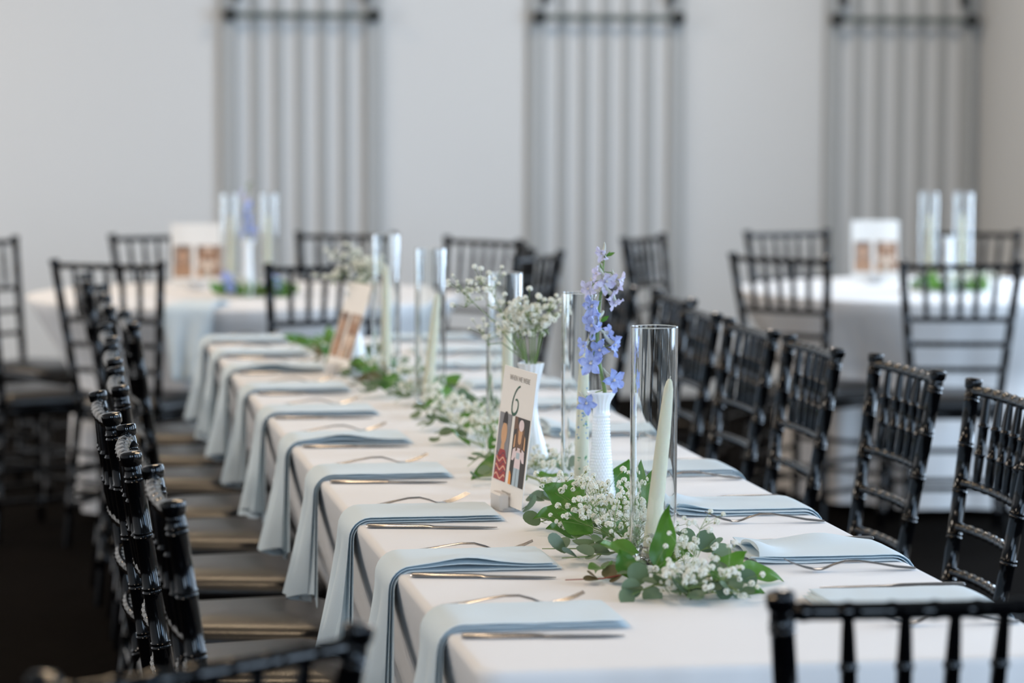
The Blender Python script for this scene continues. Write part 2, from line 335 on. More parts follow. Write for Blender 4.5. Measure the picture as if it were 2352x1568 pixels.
# ------------------------------------------------------------------ chairs
def post_path(sx, top_w=0.188, ztop=0.918):
    # rear leg from floor to finial, splaying outward and reclining above the seat
    def at(z):
        if z < 0.45: q = z / 0.45; return Vector((sx * (0.165 - 0.027 * q), -0.225 + 0.045 * q, z))
        q = (z - 0.45) / 0.47; return Vector((sx * (0.138 + (top_w - 0.138) * q), -0.18 - 0.07 * q, z))
    return at
def bamboo(at, zs, r, rings, bump=1.13):
    """sample a path with double rings"""
    ks = set(zs)
    for q in rings:
        for d in (-0.0055, -0.0035, -0.0012, 0.0012, 0.0035, 0.0055): ks.add(q + d)
    ks = sorted(ks); pts = [at(z) for z in ks]; rad = []
    for z in ks:
        rr = r
        for q in rings:
            d = abs(z - q)
            if d < 0.0045 and d > 0.002: rr = r * bump
        rad.append(rr)
    return pts, rad
def make_chair(label, group):
    t = thing('chiavari_chair', label, 'chair', (0, 0, 0), 0, group); b = M['black']
    t.name = 'dining_chair'
    for sx in (-1, 1):
        at = post_path(sx); rings = [0.880 - 0.083 * k for k in range(10)]
        pts, rad = bamboo(at, [0.0, 0.1, 0.2, 0.3, 0.40, 0.45, 0.5, 0.6, 0.7, 0.8, 0.893], 0.0135, rings)
        pts += [at(0.897), at(0.8985), at(0.902), at(0.913), at(0.9165), at(0.918)]; rad += [0.0128, 0.0125, 0.0158, 0.0166, 0.0155, 0.0105]
        MB().tube(pts, rad, 12).obj('back_leg', b, t)
        fl = lambda z, sx=sx: Vector((sx * (0.185 + 0.008 * (1 - z / 0.42)), 0.155 + 0.012 * (1 - z / 0.42), z))
        pts, rad = bamboo(fl, [0.0, 0.2, 0.41], 0.0135, [0.06, 0.14, 0.22, 0.30, 0.38])
        MB().tube(pts, rad, 10).obj('front_leg', b, t)
    def rail(z, bow, r, n=24, ringed=True):
        L = post_path(-1)(z); R = post_path(1)(z); pts = []; rad = []
        for i in range(n * 2 + 1):
            q = i / (n * 2); p = L.lerp(R, q); p.y -= bow * (1 - (2 * q - 1) ** 2); pts.append(p)
            rad.append(r * (1.16 if ringed and i % 6 in (3,) and 2 < i < 2 * n - 2 else 1.0))
        return pts, rad
    for z, bow, r, nm in ((0.897, 0.012, 0.0098, 'top_rail'), (0.728, 0.014, 0.0085, 'back_rail'), (0.648, 0.014, 0.0085, 'back_rail'), (0.566, 0.014, 0.0085, 'back_rail')):
        pts, rad = rail(z, bow, r); MB().tube(pts, rad, 8).obj(nm, b, t)
    pt, _ = rail(0.897, 0.012, 0.01); pb, _ = rail(0.728, 0.014, 0.01)
    for k in range(5):
        q = int(round((0.194 + 0.153 * k) * 48)); A = pb[q]; B = pt[q]
        zz = [0, .06, .18, .30, .315, .33, .345, .36, .5, .62, .635, .65, .665, .68, .85, .95, 1]
        rr = [.0065, .0075, .009, .0092, .0092, .0112, .0112, .0092, .0092, .0092, .0112, .0112, .0092, .009, .0078, .0066, .006]
        MB().tube([A.lerp(B, z) for z in zz], rr, 8).obj('spindle', b, t)
    def outline(sc, n=10):
        hw0, hw1, y0, y1, r = 0.150, 0.195, -0.19, 0.165, 0.055
        cor = [(-hw0, y0), (hw0, y0), (hw1, y1), (-hw1, y1)]; out = []
        for (cx, cy), a0 in zip(cor, (PI, 1.5 * PI, 0, PI / 2)):
            ox = cx - math.copysign(r, cx); oy = cy - math.copysign(r, cy)
            for i in range(n): a = a0 + PI / 2 * i / (n - 1); out.append((ox + r * math.cos(a), oy + r * math.sin(a)))
        return [(x * sc, -0.012 + (y + 0.012) * sc) for x, y in out]
    def stack(levels):
        mb = MB(); vs = []; n = 40
        for sc, z in levels: vs += [(x, y, z) for x, y in outline(sc)]
        fs = [(k * n + i, k * n + (i + 1) % n, (k + 1) * n + (i + 1) % n, (k + 1) * n + i) for k in range(len(levels) - 1) for i in range(n)]
        fs += [tuple(range(n - 1, -1, -1)), tuple(range((len(levels) - 1) * n, len(levels) * n))]
        return mb.add(vs, fs)
    stack([(0.97, 0.402), (1.0, 0.408), (1.0, 0.424), (0.97, 0.430)]).obj('seat_frame', b, t)
    stack([(0.955, 0.4305), (1.0, 0.435), (1.012, 0.443), (1.005, 0.452), (0.975, 0.461), (0.925, 0.468), (0.84, 0.4745), (0.70, 0.480), (0.48, 0.484), (0.2, 0.4855)]).obj('seat_cushion', M['cushion'], t)
    def st(a, c, r=0.0085):
        pts = [Vector(a).lerp(Vector(c), i / 24) for i in range(25)]
        MB().tube(pts, [r * (1.15 if i % 6 == 3 else 1) for i in range(25)], 8).obj('stretcher', b, t)
    fl = lambda sx, z: Vector((sx * (0.185 + 0.008 * (1 - z / 0.42)), 0.155 + 0.012 * (1 - z / 0.42), z))
    for z in (0.16, 0.26): st(fl(-1, z), fl(1, z))
    for sx in (-1, 1):
        for z in (0.13, 0.23): st(fl(sx, z), post_path(sx)(z))
    st(post_path(-1)(0.18), post_path(1)(0.18))
    return t
chair0 = [None]
def chair(bx, by, face, label, group=None):
    """(bx, by): middle of the back at its top; face: direction the sitter looks (radians)"""
    rz = face - PI / 2
    loc = (bx + 0.25 * math.cos(face), by + 0.25 * math.sin(face), 0)
    if chair0[0] is None:
        t = make_chair(label, group); t.location = loc; t.rotation_euler = (0, 0, rz); chair0[0] = t; return t
    r = dup(chair0[0], loc, rz, label, group)
    if group is None and 'group' in r: del r['group']
    return r
ORD = ['first', 'second', 'third', 'fourth', 'fifth', 'sixth', 'seventh', 'eighth', 'ninth', 'tenth']
G = 'chairs along the long table'
LEFT = [(0.205, 3.975), (0.182, 4.506), (0.164, 5.046), (0.204, 5.51), (0.215, 6.07), (0.225, 6.60), (0.285, 7.00), (0.255, 7.55), (0.255, 8.03), (0.228, 8.56)]
for k, (x, y) in enumerate(LEFT):
    chair(x, y, random.Random(k).uniform(-0.03, 0.03), 'black chair facing right, %s from the camera in the row left of the long table' % ORD[k], G)
RIGHT = [(1.77, 4.56), (1.758, 5.07), (1.742, 5.615), (1.692, 6.117), (1.682, 6.612), (1.690, 7.14), (1.74, 7.66), (1.70, 8.15)]
for k, (x, y) in enumerate(RIGHT):
    chair(x, y, PI + random.Random(k + 50).uniform(-0.03, 0.03), 'black chair facing left, %s from the camera in the row right of the long table' % ORD[k], G)
chair(0.981, 2.985, PI / 2 + 0.0, 'black chair seen from behind at the near end of the long table, right foreground')
chair(0.185, 2.757, PI / 2 + 0.61, 'black chair turned askew with shiny rail, in the bottom left corner foreground')
GL = 'chairs round the far left table'; GR = 'chairs round the far right table'
def round_chair(c, x, y, label, g, tw=0.0):
    chair(x, y, math.atan2(c[1] - y, c[0] - x) + tw, label, g)
round_chair(LT, 0.320, 9.43, 'black chair at far left table, left one of the two with backs to camera', GL)
round_chair(LT, 0.985, 9.24, 'black chair at far left table, back to camera behind the white flowers', GL, 0.12)
round_chair(LT, 0.575, 11.30, 'black chair behind the far left table, left of the photo card', GL, 0.1)
round_chair(LT, 1.290, 11.34, 'black chair behind the far left table, in front of the left grille', GL, 0.1)
round_chair(LT, 1.740, 10.84, 'black chair right of the far left table, against bare white wall', GL, 0.12)
round_chair(LT, 1.800, 10.22, 'black chair right of the far left table, edge-on between two others', GL, 0.0)
round_chair(LT, 1.755, 9.76, 'black chair right of the far left table, nearest on that side', GL, -0.05)
round_chair(LT, -0.070, 10.98, 'black chair left of far left table, cut by left picture edge, farther back', GL)
round_chair(LT, -0.140, 9.74, 'black chair left of far left table, cut by left picture edge, the nearer one', GL)
round_chair(RT, 3.005, 9.12, 'black chair in front of the far right table, squarely back to camera', GR, 0.1)
round_chair(RT, 2.528, 9.57, 'black chair at the left front of the far right table', GR, 0.0)
round_chair(RT, 3.030, 11.36, 'black chair behind the far right table, left of its photo card', GR, 0.05)
round_chair(RT, 3.760, 11.30, 'black chair behind the far right table, right of its glass cylinders', GR)
round_chair(RT, 2.370, 10.98, 'black chair left of far right table, edge-on before the middle grille', GR, 0.0)

# ------------------------------------------------------------------ napkins
def napkin_mesh(seed, curl):
    """local: x inward from the table edge, y along the edge, z up from the table top"""
    rnd = random.Random(seed); mb = MB()
    L1, DROP, r = 0.238, 0.198, 0.024
    for li in range(3):
        h = 0.0028 + 0.0042 * li; th = 0.0020
        W = 0.165 - 0.004 * li; dy = rnd.uniform(-0.004, 0.004) - 0.002 * li
        x_in = L1 - 0.004 * li + rnd.uniform(-0.004, 0.002)
        ph = rnd.uniform(0, 6); bulge = (0.002, 0.014, 0.032)[li] * rnd.uniform(0.85, 1.15); fan = (li - 1) * 0.012
        us = [('t', r * 0.9 + (x_in - r * 0.9) * (1 - (i / 18) ** 1.5)) for i in range(18)] + [('a', 0.0)] + [('a', i / 6) for i in range(1, 7)] + [('d', i / 12) for i in range(1, 13)]
        nv = 16; ring = []
        for v in range(nv + 1): ring.append((v / nv, 1))
        for v in range(nv, -1, -1): ring.append((v / nv, -1))
        vs = []
        for kd, q in us:
            for v, sgn in ring:
                e = 1.0 - abs(2 * v - 1) ** 6 * 0.8; tt = th * sgn * e
                y = (v - 0.5) * W + dy
                if kd == 't':
                    x, z = q, h + tt
                    z += 0.0012 * noise.noise(Vector((x * 22, v * 3 + li, seed)))
                    en = math.exp(-((x_in - x) / 0.035) ** 2) * curl
                    z += en * (0.010 + 0.012 * math.sin(v * 7 + ph)) * (0.4 + 0.5 * li); x += en * 0.01 * math.sin(v * 9 + ph)
                    hump = math.exp(-((v - 0.1) / 0.25) ** 2) * math.exp(-((x - 0.1) / 0.05) ** 2) * 0.006 * (seed % 3 == 1)
                    z += hump * li
                elif kd == 'a':
                    a = q * PI / 2; R_ = r + h + tt; x = -R_ * math.sin(a) + r * 0.9; z = -r + R_ * math.cos(a)
                else:
                    s = q; pl = math.sin(v * 2 * PI * 1.8 + ph)
                    x = r * 0.9 - (r + h) - tt - bulge * s ** 1.25 * (0.55 + 0.45 * pl) - 0.006 * s * (1 + pl) * (li > 0)
                    z = -r - DROP * s * (1 - 0.02 * li) - 0.012 * s * math.sin(v * 5 + ph)
                    y = (v - 0.5) * W * (1 - 0.30 * s ** 0.8) + dy + fan * s - 0.010 * s
                vs.append((x, y, z))
        n = len(ring); fs = []
        for i in range(len(us) - 1):
            for j in range(n): fs.append((i * n + j, (i + 1) * n + j, (i + 1) * n + (j + 1) % n, i * n + (j + 1) % n))
        fs += [tuple(range(n)), tuple(range(len(us) * n - 1, (len(us) - 1) * n - 1, -1))]
        mb.add(vs, fs)
    return mb.mesh('napkin', M['napkin'])
NAPM = [napkin_mesh(s, 0.0 if s < 3 else 0.55) for s in range(5)]
YL = [3.717, 4.204, 4.698, 5.25, 5.79, 6.32, 6.833, 7.36, 7.80, 8.24]
YR = [3.755, 4.200, 4.700, 5.215, 5.85, 6.39, 6.85, 7.36, 7.80, 8.22]
# ------------------------------------------------------------------ cutlery
def fork_mesh():
    mb = MB()
    st = [(0, .003, .010, .003), (.004, .0032, .017, .0034), (.03, .006, .019, .0034), (.06, .0115, .012, .003), (.085, .0150, .0075, .0034), (.105, .0150, .0062, .0036),
          (.122, .0105, .0075, .0034), (.133, .0062, .014, .0026), (.142, .0042, .0225, .0022), (.152, .0046, .0240, .0020)]
    mb.tube([(x, 0, z) for x, z, _, _ in st], 1, 10, flat=[(w_, t_) for _, _, w_, t_ in st])
    for k in range(4):
        y = -0.0096 + 0.0064 * k
        mb.tube([(.151, y, .0046), (.165, y, .0078), (.18, y, .0130), (.193, y * 0.95, .0190)], 1, 6, flat=[(.0042, .0019), (.0038, .0018), (.0034, .0017), (.0018, .0012)])
    return mb.mesh('fork', M['steel'])
def knife_mesh():
    mb = MB()
    st = [(0, .0035, .010, .004), (.004, .0035, .017, .0062), (.04, .0035, .018, .0066), (.09, .0035, .015, .0060), (.10, .0035, .013, .005), (.108, .0032, .018, .0024), (.14, .0030, .0205, .0020), (.18, .0028, .018, .0018), (.200, .0026, .010, .0016), (.207, .0026, .003, .0012)]
    mb.tube([(x, 0, z) for x, z, _, _ in st], 1, 10, flat=[(w_, t_) for _, _, w_, t_ in st])
    return mb.mesh('knife', M['steel'])
FORK, KNIFE = fork_mesh(), knife_mesh()
def place(name, me, x, y, z, rz, label, cat, group, mirror=False):
    o = link(name, me, None, (x, y, z)); o.rotation_euler = (0, 0, rz); return tag(o, label, cat, group)
rnd = random.Random(4)
Lf = [(0.572, 3.910, -0.06), (0.586, 4.390, -0.12), (0.578, 4.872, 0.25)]
for k in range(10):
    nth = ORD[k]
    place('napkin', NAPM[k % 3], TX0, YL[k] + 0.0825, ZT, 0, 'pale blue folded napkin hanging over left table edge, %s from the camera' % nth, 'napkin', 'napkins on the long table')
    x, y, a = Lf[k] if k < 3 else (0.578 + rnd.uniform(-.006, .006), YL[k] + 0.195 + rnd.uniform(-.01, .01), rnd.uniform(0.0, 0.15))
    place('fork', FORK, x, y, ZT, a, 'steel fork behind a blue napkin on the left side, %s from the camera' % nth, 'fork', 'forks on the long table')
    place('knife', KNIFE, 0.566 + rnd.uniform(-.004, .006), YL[k] - 0.036, ZT, (-0.11, -0.22, -0.19)[k] if k < 3 else rnd.uniform(-0.2, -0.05), 'steel knife before a blue napkin on the left side, %s from the camera' % nth, 'knife', 'knives on the long table')
    place('napkin', NAPM[3 + k % 2] if k in (1, 2, 4) else NAPM[k % 3], TX1, YR[k] + 0.0825, ZT, PI, 'pale blue folded napkin hanging over right table edge, %s from the camera' % nth, 'napkin', 'napkins on the long table')
    fy, fa = [(3.680, -0.03), (4.128, -0.02), (4.615, -0.08)][k] if k < 3 else (YR[k] - 0.05 + rnd.uniform(-.01, .01), rnd.uniform(-0.12, 0.0))
    place('fork', FORK, 1.298, fy, ZT, PI + fa, 'steel fork before a blue napkin on the right side, %s from the camera' % nth, 'fork', 'forks on the long table')
    place('knife', KNIFE, 1.318 if k in (0, 1) else 1.30, YR[k] + 0.208, ZT + (0.001 if k > 1 else 0.002), PI + rnd.uniform(-0.04, 0.02), 'steel knife behind a blue napkin on the right side, %s from the camera' % nth, 'knife', 'knives on the long table')
place('napkin', NAPM[1], LT[0] - 0.06 * 4, LT[1] - RR * 0.952, ZT, PI / 2 + 0.0 - 0.31, 'pale blue napkin hanging over the front of the far left round table', 'napkin', None)

# ------------------------------------------------------------------ vessels and candles
def glass_mesh():
    H_, R_, t_ = 0.350, 0.0343, 0.0022
    prof = [(R_ - 0.0006, 0.0), (R_, 0.0008), (R_, 0.0016), (R_, H_ - 0.002), (R_, H_ - 0.001), (R_ - 0.0006, H_ - 0.0002), (R_ - t_ + 0.0006, H_ - 0.0002), (R_ - t_, H_ - 0.001), (R_ - t_, H_ - 0.002), (R_ - t_, 0.0016), (R_ - t_, 0.0008), (R_ - t_ + 0.0006, 0.0)]
    return MB().lathe(prof, 64, closed=True).mesh('hurricane_glass', M['glass'])
GLASS = glass_mesh()
def candle_parts(x, y, lean, label, group, Lc=0.262, painted=False, z0=ZT + 0.012):
    t = thing('taper_candle', label, 'candle', (x, y, z0), 0, group); t.rotation_euler = (lean[1], lean[0], 0)
    prof = [(0.0108, 0), (0.0118, 0.002), (0.0122, 0.02), (0.0116, Lc * 0.35), (0.0100, Lc * 0.7), (0.0080, Lc - 0.030), (0.0068, Lc - 0.014), (0.0045, Lc - 0.004), (0.0018, Lc)]
    MB().lathe(prof, 24).obj('wax_body', M['wax'], t)
    MB().tube([(0, 0, Lc - 0.002), (0.0008, 0, Lc + 0.004)], 0.0008, 6).obj('wick', M['wick'], t)
    if painted:  # reflection of the blue flowers, painted on the wax as coloured flecks
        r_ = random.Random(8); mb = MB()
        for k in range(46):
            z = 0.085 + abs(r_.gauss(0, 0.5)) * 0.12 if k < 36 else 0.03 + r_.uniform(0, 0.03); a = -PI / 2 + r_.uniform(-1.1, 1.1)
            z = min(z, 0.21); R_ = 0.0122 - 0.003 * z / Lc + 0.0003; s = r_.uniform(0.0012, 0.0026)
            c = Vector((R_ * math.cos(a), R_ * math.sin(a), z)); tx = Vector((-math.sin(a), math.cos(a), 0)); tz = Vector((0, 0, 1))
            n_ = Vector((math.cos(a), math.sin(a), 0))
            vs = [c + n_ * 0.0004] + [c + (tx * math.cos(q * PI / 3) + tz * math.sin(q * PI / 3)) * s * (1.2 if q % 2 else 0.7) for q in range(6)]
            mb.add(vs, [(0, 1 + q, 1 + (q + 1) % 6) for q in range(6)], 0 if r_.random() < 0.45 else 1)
        mb.obj('painted_reflection', [M['reflection_blue'], M['reflection_green']], t, False)
    return t
def holder(x, y, label, group):
    prof = [(0.004, 0.0), (0.024, 0.0), (0.0255, 0.003), (0.022, 0.010), (0.0235, 0.018), (0.0205, 0.026), (0.0145, 0.028), (0.0135, 0.026), (0.0135, 0.0125), (0.004, 0.0115)]
    o = MB().lathe(prof, 12).obj('candle_holder', M['glass'], None, False, (x, y, ZT)); return tag(o, label, 'candle holder', group)
def hurricane(x, y, who, lean=(0, 0), painted=False, dx=0, dy=0, Lc=0.262):
    o = link('hurricane_glass', GLASS, None, (x, y, ZT)); tag(o, 'tall clear glass candle cylinder ' + who, 'glass cylinder', 'glass candle cylinders')
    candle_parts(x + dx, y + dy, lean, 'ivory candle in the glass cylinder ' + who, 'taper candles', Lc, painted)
    holder(x + dx, y + dy, 'glass candle holder in the cylinder ' + who, 'candle holders')
hurricane(0.932, 4.233, 'nearest the camera', (0.105, 0.0), False, -0.004, 0.0)
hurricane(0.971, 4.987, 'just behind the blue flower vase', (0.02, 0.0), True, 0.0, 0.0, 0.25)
hurricane(0.937, 5.579, 'just behind the photo card numbered 6', (0.0, 0.0), False, 0.006, 0.0, 0.27)
hurricane(0.926, 6.50, 'half way down the long table', (0.10, 0.0), False, -0.008, 0.0, 0.24)
hurricane(0.913, 7.173, 'farthest down the long table', (0.0, 0.0), False, 0.0, 0.0)
hurricane(0.768, 10.30, 'on the far left round table, left of its vase', (0.0, 0.0), False, 0.006)
hurricane(0.905, 10.30, 'on the far left round table, right of its vase', (0.0, 0.0), False, -0.006)
hurricane(3.245, 10.22, 'on the far right round table, left of its vase', (0.0, 0.0), False, 0.004)
hurricane(3.372, 10.22, 'on the far right round table, right of its vase', (0.0, 0.0), False, -0.004)

def hobnail_mesh():
    pr = [(0.0, .0245), (.003, .0275), (.008, .0282), (.012, .027), (.015, .0270), (.021, .0255), (.033, .0226), (.062, .0194), (.098, .0157), (.135, .0139), (.150, .0136),
          (.1525, .0150), (.1545, .0152), (.157, .0138), (.165, .0139), (.172, .0145), (.178, .0165), (.184, .0200), (.189, .0232), (.192, .0243), (.1932, .0238), (.192, .021), (.185, .017), (.175, .012), (.12, .010), (.03, .014), (.012, .004)]
    def R_(z):
        for (a, ra), (b, rb) in zip(pr, pr[1:]):
            if a <= z <= b: return ra + (rb - ra) * (z - a) / (b - a)
        return pr[-1][1]
    outer = pr[:22]; prof = []
    z = 0.0; zs = [a for a, _ in outer if a <= .012]
    nz = 90; zs += [.0135 + (.1485 - .0135) * i / nz for i in range(nz + 1)]
    prof = [(R_(q), q) for q in zs] + [(r, a) for a, r in pr if a > .149 and a <= .1933 and pr.index((a, r)) < 21] + [(r, a) for a, r in pr[21:]]
    n = 96
    def bump(i, j, z):
        if .0135 < z < .1485:
            row = (z - .0135) / (.135 / 26); col = j / n * 24 + (0.5 if int(row) % 2 else 0)
            a = abs((row % 1) - .5) * 2; b = abs((col % 1) - .5) * 2
            return 0.0013 * max(0, 1 - a * a) * max(0, 1 - b * b)
        if z > .16: return 0.0005 * math.cos(j / n * 2 * PI * 16) * (1 if z < .19 else 0)
        return 0
    return MB().lathe(prof, n, bump=bump).mesh('bud_vase', M['milk'])
def teardrop_mesh():
    prof = [(.0270, 0), (.0305, .003), (.0325, .012), (.0330, .026), (.0290, .046), (.0225, .066), (.0165, .088), (.0128, .110), (.0118, .128), (.0128, .145), (.0158, .165), (.0195, .182), (.0225, .195), (.0238, .200), (.0228, .2005), (.0185, .185), (.0110, .140), (.010, .12), (.018, .06), (.004, .01)]
    n = 64
    def bump(i, j, z): return 0.0009 * math.cos(j / n * 2 * PI * 14) * (1 if z > .15 else .4)
    return MB().lathe(prof, n, bump=bump).mesh('bud_vase', M['milk'])
HOB, TEAR = hobnail_mesh(), teardrop_mesh()
V1 = (0.979, 4.854); V2 = (0.942, 5.317); V3 = (0.858, 7.36)
def vase(me, x, y, label): return tag(link('bud_vase', me, None, (x, y, ZT)), label, 'vase', 'white glass vases')
vase(HOB, V1[0], V1[1], 'white hobnail glass bud vase holding the blue delphinium')
vase(TEAR, V2[0], V2[1], 'white teardrop glass vase behind the photo card numbered 6')
vase(TEAR, V3[0], V3[1], 'white glass vase with white flowers at far end of the long table')
vase(HOB, 0.822, 10.18, 'white glass bud vase on the far left round table')
vase(HOB, 3.300, 10.16, 'white glass bud vase on the far right round table')

# ------------------------------------------------------------------ table number cards
def text_mesh(s, size):
    cu = bpy.data.curves.new('lettering', 'FONT'); cu.body = s; cu.size = size; cu.align_x = 'CENTER'; cu.align_y = 'CENTER'; cu.extrude = 0.00015
    o = bpy.data.objects.new('tmp', cu); C.objects.link(o); dg = bpy.context.evaluated_depsgraph_get()
    me = bpy.data.meshes.new_from_object(o.evaluated_get(dg)); bpy.data.objects.remove(o); return me
CW, CH = 0.175, 0.225
def ell(mb, cx, cy, rx, ry, z, mi, n=18, wob=0.0, seed=0):
    r_ = random.Random(seed); ph = r_.uniform(0, 6)
    vs = [(cx + rx * math.cos(2 * PI * i / n) * (1 + wob * math.sin(3 * 2 * PI * i / n + ph)), cy + ry * math.sin(2 * PI * i / n) * (1 + wob * math.cos(2 * 2 * PI * i / n + ph)), z) for i in range(n)]
    mb.add(vs, [tuple(range(n))], mi)
def quad(mb, pts, z, mi): mb.add([(x, y, z) for x, y in pts], [tuple(range(len(pts)))], mi)
def card(loc, ang, lean, label, number, group=None, hlabel=''):
    """local card plane: x to the reader's right, y up, z towards the reader"""
    t = thing('table_card', label, 'card', loc, 0, group)
    t.matrix_world = Matrix.Translation(loc) @ Matrix.Rotation(ang, 4, 'Z') @ Matrix.Rotation(PI / 2 - lean, 4, 'X')
    MB().rbox((0, CH / 2, -0.0012), (CW, CH, 0.0016), 0.0004).obj('card_sheet', M['card'], t, False)
    Z = 0.0004
    if number:
        o = link('heading', text_mesh('WHEN WE WERE', 0.0125), t, (0.004, CH * 0.925, 0.0002)); o.data.materials.append(M['ink_grey'])
        o.scale = (1.12, 1, 1)
        # slender handwritten six
        pts = [(.012, .047), (.004, .043), (-.006, .030), (-.0125, .012), (-.0145, -.004), (-.012, -.018), (-.005, -.0235), (.003, -.021), (.0095, -.012), (.0115, .000), (.0090, .0095), (.0035, .0135), (-.002, .012)]
        P = []
        for i in range(len(pts) - 1):
            p0, p1, p2, p3 = [pts[min(max(i + d, 0), len(pts) - 1)] for d in (-1, 0, 1, 2)]
            for q in range(5):
                u = q / 5; P.append(tuple(0.5 * (2 * p1[a] + (p2[a] - p0[a]) * u + (2 * p0[a] - 5 * p1[a] + 4 * p2[a] - p3[a]) * u * u + (3 * p1[a] - p0[a] - 3 * p2[a] + p3[a]) * u ** 3) for a in (0, 1)))
        P.append(pts[-1]); k = len(P)
        mb = MB(); mb.tube([(x * 1.25 - 0.004, y * 0.68 + 0.1650, 0.0003) for x, y in P], 1, 6, flat=[(0.0030 + 0.0022 * math.sin(PI * i / k) ** 2, 0.0004) for i in range(k)])
        mb.obj('number_six', M['ink_green'], t, False)
        mb = MB()
        for j, (yy, ww) in enumerate(((0.085, 0.050), (0.050, 0.044))):   # two short illegible grey lines
            mb.tube([(-ww / 2 + ww * i / 40, CH * yy + 0.0022 * math.sin(i * 2.1) * (1 if i % 9 else 0), 0.0002) for i in range(41)], 1, 4, flat=[(0.0009, 0.0003)] * 41)
        mb.obj('scribble', M['ink_grey'], t, False)
    # left photograph: child in a red striped jumper
    x0, x1, y0, y1 = -CW * 0.45, -CW * 0.08, CH * 0.155, CH * 0.655; w_ = x1 - x0; h_ = y1 - y0; cx = (x0 + x1) / 2
    mb = MB(); quad(mb, [(x0, y0), (x1, y0), (x1, y1), (x0, y1)], Z, 0)
    quad(mb, [(cx - .010, y0 + h_ * .42), (cx + .010, y0 + h_ * .42), (cx + .008, y0 + h_ * .58), (cx - .008, y0 + h_ * .58)], Z + .0001, 1)
    ell(mb, cx + .001, y0 + h_ * .885, .0125, .016, Z + .0001, 2)
    ell(mb, cx + .001, y0 + h_ * .70, .0155, h_ * .17, Z + .0002, 1)
    quad(mb, [(cx - .013, y0 + h_ * .85), (cx + .015, y0 + h_ * .85), (cx + .012, y0 + h_ * .90), (cx - .010, y0 + h_ * .90)], Z + .0003, 2)
    quad(mb, [(x0 + .003, y0), (x1 - .001, y0), (x1 - .002, y0 + h_ * .30), (cx + .016, y0 + h_ * .46), (cx - .012, y0 + h_ * .46), (x0 + .006, y0 + h_ * .32)], Z + .0002, 3)
    for k in range(3):
        yy = y0 + h_ * (.06 + .125 * k)
        mb.tube([(x0 + .005 + (w_ - .008) * i / 10, yy + .004 * math.sin(i * .9 + k), Z + .00025) for i in range(11)], 1, 4, 4, flat=[(.0032, .0002)] * 11)
        mb.tube([(x0 + .005 + (w_ - .008) * i / 10, yy + .008 + .004 * math.sin(i * .9 + k), Z + .00025) for i in range(11)], 1, 4, 10, flat=[(.0018, .0002)] * 11)
    mb.obj('photograph', P_ if number else Q_, t, False)
    # right photograph: person with long brown hair in a pink top
    x0, x1 = CW * 0.02, CW * 0.47; w_ = x1 - x0; cx = (x0 + x1) / 2 - .002
    mb = MB(); quad(mb, [(x0, y0), (x1, y0), (x1, y1), (x0, y1)], Z, 5)
    quad(mb, [(x0, y0 + h_ * .8), (x0 + .022, y0 + h_ * .84), (x0 + .016, y1), (x0, y1)], Z + .0001, 6)
    ell(mb, cx, y0 + h_ * .76, .0200, h_ * .20, Z + .0001, 6)
    for sx in (-1, 1): quad(mb, [(cx + sx * .010, y0 + h_ * .78), (cx + sx * .020, y0 + h_ * .70), (cx + sx * .016, y0 + h_ * .50), (cx + sx * .007, y0 + h_ * .52)][::sx], Z + .0003, 6)
    for sx in (-1, 1):
        quad(mb, [(cx + sx * .008, y0 + h_ * .58), (cx + sx * .030, y0 + h_ * .52), (cx + sx * .034, y0 + h_ * .36), (cx + sx * .024, y0 + h_ * .36), (cx + sx * .012, y0 + h_ * .44)][::sx], Z + .0002, 7)
        quad(mb, [(cx + sx * .022, y0 + h_ * .56), (cx + sx * .031, y0 + h_ * .54), (cx + sx * .029, y0 + h_ * .72), (cx + sx * .023, y0 + h_ * .76)][::sx], Z + .00015, 1)
    quad(mb, [(cx - .016, y0 + h_ * .26), (cx + .016, y0 + h_ * .26), (cx + .014, y0 + h_ * .56), (cx - .014, y0 + h_ * .56)], Z + .00025, 7)
    ell(mb, cx, y0 + h_ * .74, .0120, h_ * .13, Z + .0002, 1)
    ell(mb, cx + .002, y0 + h_ * .89, .0135, h_ * .085, Z + .00025, 7)
    quad(mb, [(cx - .010, y0 + h_ * .40), (cx + .008, y0 + h_ * .40), (cx + .008, y0 + h_ * .49), (cx - .009, y0 + h_ * .49)], Z + .0003, 8)
    for sx in (-1, 1): quad(mb, [(cx + sx * .001, y0), (cx + sx * .017, y0), (cx + sx * .016, y0 + h_ * .27), (cx + sx * .0005, y0 + h_ * .27)][::sx], Z + .0002, 8)
    quad(mb, [(x0, y0), (x0 + .014, y0), (x0 + .012, y0 + h_ * .14), (x0 + .004, y0 + h_ * .20), (x0, y0 + h_ * .18)], Z + .0003, 9)
    mb.obj('photograph', P_ if number else Q_, t, False)
    return t
def card_block(x, y, ang, label):
    mb = MB()
    mb.rbox((0, 0.011, 0.015), (0.055, 0.016, 0.030), 0.003); mb.rbox((0, -0.011, 0.015), (0.055, 0.016, 0.030), 0.003); mb.rbox((0, 0, 0.004), (0.055, 0.03, 0.008), 0.002)
    o = mb.obj('card_holder', M['frost'], None, False, (x, y, ZT)); o.rotation_euler = (0, 0, ang); return tag(o, label, 'card holder', 'card holders')
A6 = math.atan2(-0.99, 0.136)           # direction of the reader's right
cx6, cy6 = 0.814, 4.838
card((cx6, cy6, ZT + 0.0095), A6, 0.118, 'white table card with number 6 and two childhood photographs, before the white vase', True, 'table cards')
card_block(cx6 + 0.002, cy6, A6, 'small frosted white block holding the card numbered 6')
cx7, cy7 = 0.800, 7.27
card((cx7, cy7, ZT + 0.0095), A6 + 0.06, 0.30, 'white photo card seen nearly edge-on at far end of the long table', False, 'table cards')
